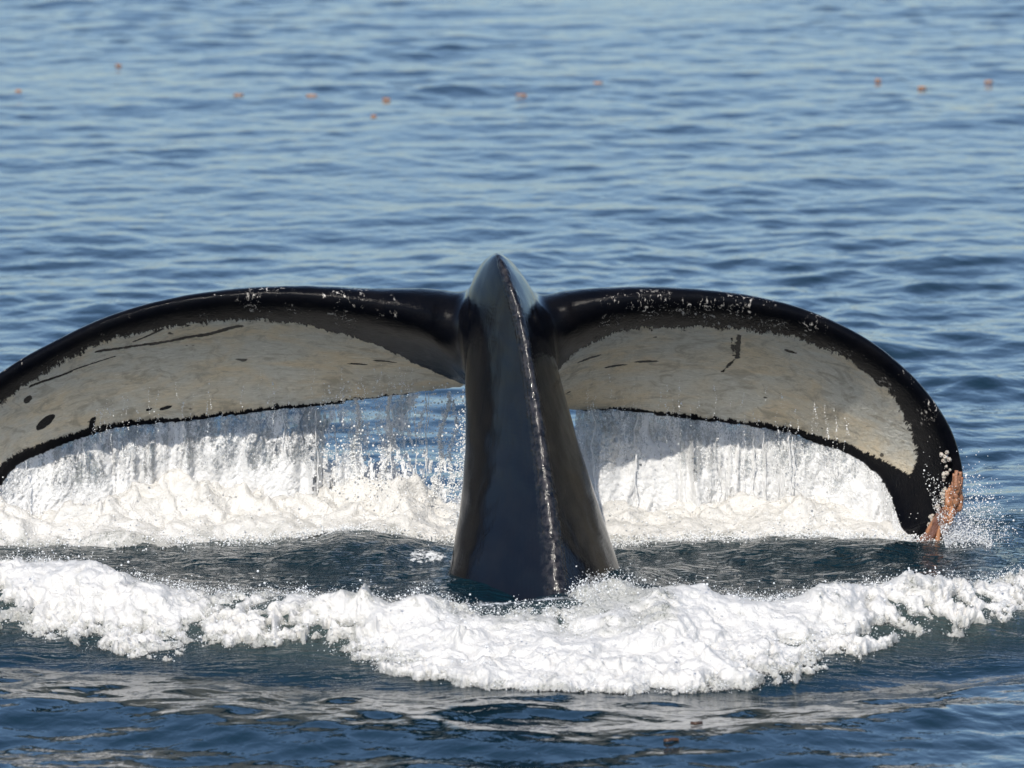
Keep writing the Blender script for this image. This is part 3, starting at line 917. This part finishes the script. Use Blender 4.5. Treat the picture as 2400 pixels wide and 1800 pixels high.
trr = lambda x: np.interp(x, FR['T'][:, 0], FR['T'][:, 1])
mL, mLh = mound('splash_foam', -2.95, -.22, lambda x: np.interp(x, [-3, -2.4, -1.6, -.8, -.2], [.80, .86, .92, .96, .9]), lambda x: np.interp(x, [-3, -2, -1.2, -.6, -.3], [.22, .24, .25, .24, .17]),
      'white splash foam churned up below the fluke that leaves the frame', 101)
mR, mRh = mound('splash_foam', .20, 2.06, lambda x: np.interp(x, [.2, .6, 1.2, 1.7, 2.1], [.92, .96, .98, .98, .92]), lambda x: np.interp(x, [.2, .5, 1.0, 1.6, 1.95, 2.06], [.13, .17, .19, .19, .10, .04]),
      'white splash foam churned up below the fluke with barnacles', 121)

# ------------------------------------------------------------------ water curtains off the trailing edges
DROPS = []           # (points, radii)
def dens_L(dx): return np.interp(dx, [-200, 300, 480, 560, 640, 690, 720, 760, 800, 860, 930, 965, 1000], [1, 1, .95, .78, .82, .62, .36, .50, .30, .40, .12, .22, .0])
def dens_R(dx): return np.interp(dx, [1200, 1240, 1300, 1400, 1420, 1600, 1700, 1720, 1750, 1900, 2000], [.55, .62, .70, .66, .70, .86, .80, .72, .9, 1, 1])
def to_dx(x, y, z):
    lam = (y - CAM[1]) * AX[1] + (z - CAM[2]) * AX[2]
    return ((x - CAM[0]) / (MPP / DIST) / lam + 1200) * 2212 / 2400.0

def curtain(F, dens, label, seed, tmin, tmax):
    sel = (F['t'] >= tmin) & (F['t'] <= tmax)
    T = F['T'][sel]
    seg_l = np.concatenate([[0], np.cumsum(np.linalg.norm(np.diff(T, axis=0), axis=1))])
    n = int(seg_l[-1] / 0.0085)
    s = np.linspace(0, seg_l[-1], n)
    T = np.stack([np.interp(s, seg_l, T[:, k]) for k in range(3)], 1)
    rows = 96
    q = np.linspace(0, 1, rows)
    V, Fc, A, off = [], [], [], 0
    dx_top = to_dx(T[:, 0], T[:, 1], T[:, 2])
    D = dens(dx_top)[:, None]
    for lay, yo in enumerate((-0.035, 0.02, 0.08)):
        z0 = T[:, 2] + 0.004; z1 = np.full(n, -0.02)
        Z = z0[:, None] + (z1 - z0)[:, None] * q[None]
        drop = (z0[:, None] - Z)
        Xc = np.repeat(T[:, 0:1], rows, 1) + 0.05 * drop * fbm(np.stack([s * 2.2, np.full(n, lay * 3.3), np.zeros(n)], 1), seed, 3)[:, None]
        Yc = np.repeat(T[:, 1:2], rows, 1) + (yo + 0.05 * fbm(np.stack([s * 4, np.full(n, lay * 9.3), np.zeros(n)], 1), seed + 1, 3))[:, None] * np.clip(drop / 0.15, 0, 1)
        P = np.stack([Xc, Yc, Z], -1).reshape(-1, 3)
        st = fbm(np.stack([P[:, 0] * 24 + 1.2 * np.sin(P[:, 2] * 9 + P[:, 0] * 5), np.full(len(P), lay * 5.1), P[:, 2] * 2.6], 1), seed + 2, 4, 0.6)
        gr = fbm(np.stack([P[:, 0] * 62, P[:, 1] * 10 + lay * 7, P[:, 2] * 38], 1), seed + 3, 3, 0.7)
        bl = bubbles(np.stack([P[:, 0] * 30, P[:, 1] * 30 + lay, P[:, 2] * 22], 1), seed + 4)
        qq = np.tile(q, n)
        dd = np.repeat(D[:, 0], rows)
        low = smooth(0.35, 0.85, qq)
        colm = fbm(np.stack([P[:, 0] * 6 + 1.5 * np.sin(P[:, 0] * 7 + lay), np.full(len(P), lay * 2.1 + .5), P[:, 2] * 1.3], 1), seed + 8, 3, 0.6)
        P[:, 1] += (0.022 * st + 0.16 * colm) * np.clip(np.repeat(drop.reshape(-1), 1) / 0.10, 0, 1) - 0.012 * gr - 0.010 * bl - 0.05 * low * np.abs(st)
        P[:, 0] += 0.008 * gr
        solid = dd + 0.34 * low - 0.44 + 0.95 * st + 0.60 * gr + 0.45 * colm
        g = solid.reshape(n, rows)
        f = grid_faces(n, rows)
        keep = g.ravel()[f].mean(1) > 0.0
        aer = np.clip(-0.15 + 0.18 * dd + 0.60 * low + 0.30 * colm + 0.06 * smooth(.0, .3, qq), -0.35, 1.0)
        V.append(P); Fc.append(f[keep] + off); A.append(aer); off += len(P)
        # drops torn from this layer
        prob = np.clip(0.30 - np.abs(solid) * 0.5, 0.02, 1) * (0.55 + 0.6 * dd)
        pick = RNG.random(len(P)) < prob * 0.16
        pts = P[pick] + RNG.normal(0, 1, (pick.sum(), 3)) * np.array([0.012, 0.03, 0.012])
        DROPS.append((pts, np.exp(RNG.normal(math.log(0.0021), 0.4, len(pts)))))
    # rope-like strands
    rs = np.random.default_rng(seed)
    for k in range(16):
        i = rs.integers(4, n - 4)
        if rs.random() > 0.35 + 0.65 * D[i, 0]: continue
        z0 = T[i, 2] - (0 if rs.random() < .7 else rs.uniform(0, .3)); z1 = max(0.02, z0 - rs.uniform(.3, 1.1))
        m = 36
        zt = np.linspace(z0, z1, m)
        lean = rs.normal(0, .03)
        ph = rs.uniform(0, 50)
        pn = np.stack([np.full(m, ph), zt * 7, np.zeros(m)], 1)
        path = np.stack([T[i, 0] + lean * (z0 - zt) + 0.022 * perlin(pn, 5) + 0.008 * perlin(pn * 3.1, 8), T[i, 1] - 0.06 + rs.normal(0, .03) + 0.010 * perlin(pn, 6), zt], 1)
        rad = rs.uniform(0.001, 0.003) * (1 + 1.4 * perlin(pn * 3.3, 7)) * np.linspace(1, 1.5, m)
        v, f3 = tube_mesh('s', path, np.clip(rad, .0012, .012), 6)
        # as quads with a doubled corner would be degenerate: keep them as their own list
        STR.append((v, f3))
    V = np.vstack(V); Fc = np.vstack(Fc); A = np.concatenate(A)
    V, Fc, at_ = compact(V, Fc, {'aer': A})
    tri = np.concatenate([Fc[:, [0, 1, 2]], Fc[:, [0, 2, 3]]])
    allv, allf, alla, off = [V], [tri], [at_['aer']], len(V)
    for v, f3 in STR:
        allv.append(v); allf.append(f3 + off); alla.append(np.full(len(v), .55)); off += len(v)
    STR.clear()
    ob = mesh_np('falling_water', np.vstack(allv), np.vstack(allf), M_CURT, attrs={'aer': np.concatenate(alla)})
    tag(ob, label, 'falling water', kind='stuff')
STR = []
curtain(FL, dens_L, 'curtain of white water falling from the scratched fluke, torn open beside the tail stock', 201, 1.0, 13.6)
curtain(FR, dens_R, 'dense curtain of white water falling from the fluke with barnacles', 221, 1.0, 13.6)

# ------------------------------------------------------------------ spray
def cloud(n, fn, r, sig=0.45):
    p = fn(n)
    DROPS.append((p, np.exp(RNG.normal(math.log(r), sig, len(p)))))
def from_foam(surf, h, n, lift, r, hmin=0.0, sig=0.45, sel=None):
    s = surf.reshape(-1, 3); hh = h.ravel()
    ok = hh > hmin
    if sel is not None: ok &= sel.ravel()
    idx = RNG.choice(np.nonzero(ok)[0], n)
    up = np.abs(RNG.normal(0, 1, n)) * lift
    p = s[idx] + np.stack([RNG.normal(0, lift * .6, n), RNG.normal(0, lift * .6, n) - 0.3 * up, up], 1)
    DROPS.append((p, np.exp(RNG.normal(math.log(r), sig, n))))
from_foam(roll, roll_h, 1500, 0.030, 0.0017, 0.0, 0.5)
from_foam(roll, roll_h, 7000, 0.026, 0.0013, 0.0, 0.5, sel=(FS - head < 0.14))
from_foam(roll, roll_h, 12000, 0.020, 0.0013, -0.012, 0.45, sel=(np.abs(roll_h) < 0.03))
from_foam(roll, roll_h, 70, 0.06, 0.0038, 0.02)
from_foam(mL, mLh, 3000, 0.06, 0.0018, 0.02)
from_foam(mR, mRh, 2500, 0.06, 0.0018, 0.02)
def front_fizz(x0, x1):
    def fn(n):
        x = RNG.uniform(x0, x1, n); y = (0.60 + RNG.normal(0, 0.06, n) * RNG.uniform(.3, 1.6, n)) * YK
        z = sea_height(x, y) + np.abs(RNG.normal(0, .02, n))
        return np.stack([x, y, z], 1)
    return fn
cloud(7000, front_fizz(-2.9, -.35), 0.0022)
cloud(5000, front_fizz(.3, 2.1), 0.0022)
# drops in the open gap left of the stock
def gap(n):
    x = RNG.uniform(-1.0, -.28, n); z = RNG.uniform(0.05, .72, n) ** 1.0; y = RNG.normal(0.95, .08, n) * YK
    return np.stack([x, y, z], 1)
cloud(1500, gap, 0.0026, .45)
# two ropes of water and a slanting one, frayed into drops
for dx0, dx1, z0, z1, n_ in ((772, 762, .62, .10, 1500), (845, 832, .63, .12, 1300), (968, 938, .64, .14, 1200), (985, 968, .60, .16, 700)):
    a_, b_ = wpt(dx0, 1.0, z0), wpt(dx1, .97, z1)
    u = RNG.random(n_)
    sp_ = 0.004 + 0.012 * u * RNG.random(n_)
    wv_ = np.stack([0.012 * np.sin(u * 11 + dx0), 0.01 * np.cos(u * 9), 0 * u], 1)
    DROPS.append((a_ + (b_ - a_) * u[:, None] + wv_ + RNG.normal(0, 1, (n_, 3)) * sp_[:, None], np.exp(RNG.normal(math.log(.0023), .4, n_))))
# water dragged beside the stock
def beside(n):
    z = RNG.uniform(0.1, .75, n)
    x = -0.27 - 0.10 * (0.75 - z) / .75 + RNG.normal(0, .03, n); y = RNG.normal(.55, .1, n) * YK
    return np.stack([x, y, z], 1)
cloud(1500, beside, 0.0024)
# burst round the dipping tip
tipc = at(2030, 1165, .58)
def tipburst(n):
    a = np.abs(RNG.normal(0, 1, n)); th = RNG.uniform(-0.35, 1.9, n)
    return np.stack([tipc[0] + .02 + .13 * a * np.cos(th), tipc[1] + RNG.normal(0, .1, n), np.abs(.02 + .14 * a * np.sin(th))], 1)
cloud(9000, tipburst, 0.0015)
def tipwide(n):
    th = RNG.uniform(0.05, 1.3, n); a = RNG.uniform(.1, .5, n)
    return np.stack([tipc[0] + .04 + a * .55 * np.cos(th), tipc[1] + RNG.normal(0, .15, n), a * .75 * np.sin(th)], 1)
cloud(600, tipwide, 0.0019)
# bead chains running off the undersides
cr = np.random.default_rng(9)
for F, rng_t, num in ((FL, (1.4, 6.6), 52), (FR, (1.3, 6.6), 50)):
    for k in range(num):
        t = cr.uniform(*rng_t); c0 = cr.uniform(.58, .97)
        i = int(np.argmin(abs(F['t'] - t))); j = int(np.argmin(abs(CH - c0)))
        p0 = F['vent'][i, j] - F['n'][i] * 0.012
        ln = cr.uniform(.05, .20); m = int(ln / .0075)
        zt = np.linspace(0, ln, m)
        wob = 0.010 * np.sin(zt * cr.uniform(15, 60) + k) * cr.uniform(.1, 1)
        pts = np.stack([p0[0] + wob + cr.normal(0, .0022, m), p0[1] - .01 - zt * .05 + 0 * zt, p0[2] - zt], 1)
        pts = pts[cr.random(m) > .28]
        DROPS.append((pts, np.exp(cr.normal(math.log(.0019), .35, len(pts)))))

def drop_object(name, groups, label):
    P = np.vstack([g[0] for g in groups]); Rr = np.concatenate([g[1] for g in groups])
    me = bpy.data.meshes.new(name)
    me.vertices.add(len(P)); me.vertices.foreach_set('co', P.astype(np.float32).ravel())
    a = me.attributes.new('rad', 'FLOAT', 'POINT'); a.data.foreach_set('value', np.clip(Rr, .001, .0055).astype(np.float32))
    me.materials.append(M_DROP); me.update()
    ob = bpy.data.objects.new(name, me); COL.objects.link(ob)
    g = bpy.data.node_groups.new('drops', 'GeometryNodeTree')
    g.interface.new_socket('Geometry', in_out='INPUT', socket_type='NodeSocketGeometry')
    g.interface.new_socket('Geometry', in_out='OUTPUT', socket_type='NodeSocketGeometry')
    gi = g.nodes.new('NodeGroupInput'); go = g.nodes.new('NodeGroupOutput')
    ico = g.nodes.new('GeometryNodeMeshIcoSphere'); ico.inputs['Radius'].default_value = 1; ico.inputs['Subdivisions'].default_value = 2
    sm_ = g.nodes.new('GeometryNodeSetMaterial'); sm_.inputs['Material'].default_value = M_DROP
    inst = g.nodes.new('GeometryNodeInstanceOnPoints')
    na = g.nodes.new('GeometryNodeInputNamedAttribute'); na.data_type = 'FLOAT'; na.inputs['Name'].default_value = 'rad'
    g.links.new(gi.outputs[0], inst.inputs['Points']); g.links.new(ico.outputs[0], sm_.inputs[0]); g.links.new(sm_.outputs[0], inst.inputs['Instance'])
    g.links.new(na.outputs['Attribute'], inst.inputs['Scale']); g.links.new(inst.outputs[0], go.inputs[0])
    md = ob.modifiers.new('drops', 'NODES'); md.node_group = g
    tag(ob, label, 'spray', kind='stuff')
    return ob
drop_object('water_spray', DROPS, 'white spray drops flying round the tail and its foam')
print('drops', sum(len(g[0]) for g in DROPS))

# ------------------------------------------------------------------ floating weed scraps
def weed_mesh(seed, mat, L_):
    r_ = random.Random(seed)
    n = 10
    pts_t, pts_b = [], []
    for i in range(n):
        u = i / (n - 1)
        wd_ = L_ * 0.20 * math.sin(math.pi * (u * .94 + .03)) * r_.uniform(.7, 1.2)
        z = 0.003 + L_ * 0.07 * math.sin(math.pi * u) * r_.uniform(.6, 1.1)
        y = 0.012 * math.sin(u * 5 + seed)
        pts_t.append([[L_ * (u - .5), y - wd_, z - .004], [L_ * (u - .5), y, z + .006], [L_ * (u - .5), y + wd_, z], [L_ * (u - .5), y, z - .008]])
    v, f = closed_from_rings(np.array(pts_t))
    o = mesh_np('weed', v, f, mat); me = o.data; bpy.data.objects.remove(o)
    return me
wm_o = [weed_mesh(k, M_WEED, .045 + .012 * k) for k in range(4)]
wm_b = [weed_mesh(9 + k, M_WEEDB, .05 + .01 * k) for k in range(3)]
def weed(me, dx, dy, label, group, nm):
    p = on_water(dx, dy)
    z = float(sea_height(p[0], p[1])[0])
    p = on_water(dx, dy, z)
    o = bpy.data.objects.new(nm, me); COL.objects.link(o)
    o.location = (p[0], p[1], float(sea_height(p[0], p[1])[0]) + .004)
    o.rotation_euler = (0, 0, random.uniform(-.5, .5))
    tag(o, label, 'seaweed', group)
for k, (dx, dy) in enumerate([(40, 199), (255, 143), (515, 207), (672, 209), (808, 253), (835, 216), (1293, 181), (1125, 208), (1897, 176), (1992, 191), (2137, 180)]):
    weed(wm_o[k % 4], dx, dy, 'small orange scrap of weed floating on the open water behind the tail', 'orange weed scraps on the open water', 'floating_weed')
for k, (dx, dy) in enumerate([(1505, 1570), (1450, 1598)]):
    weed(wm_b[k % 3], dx, dy, 'small brown scrap of weed floating in front of the foam roll', 'brown weed scraps before the foam', 'floating_weed')
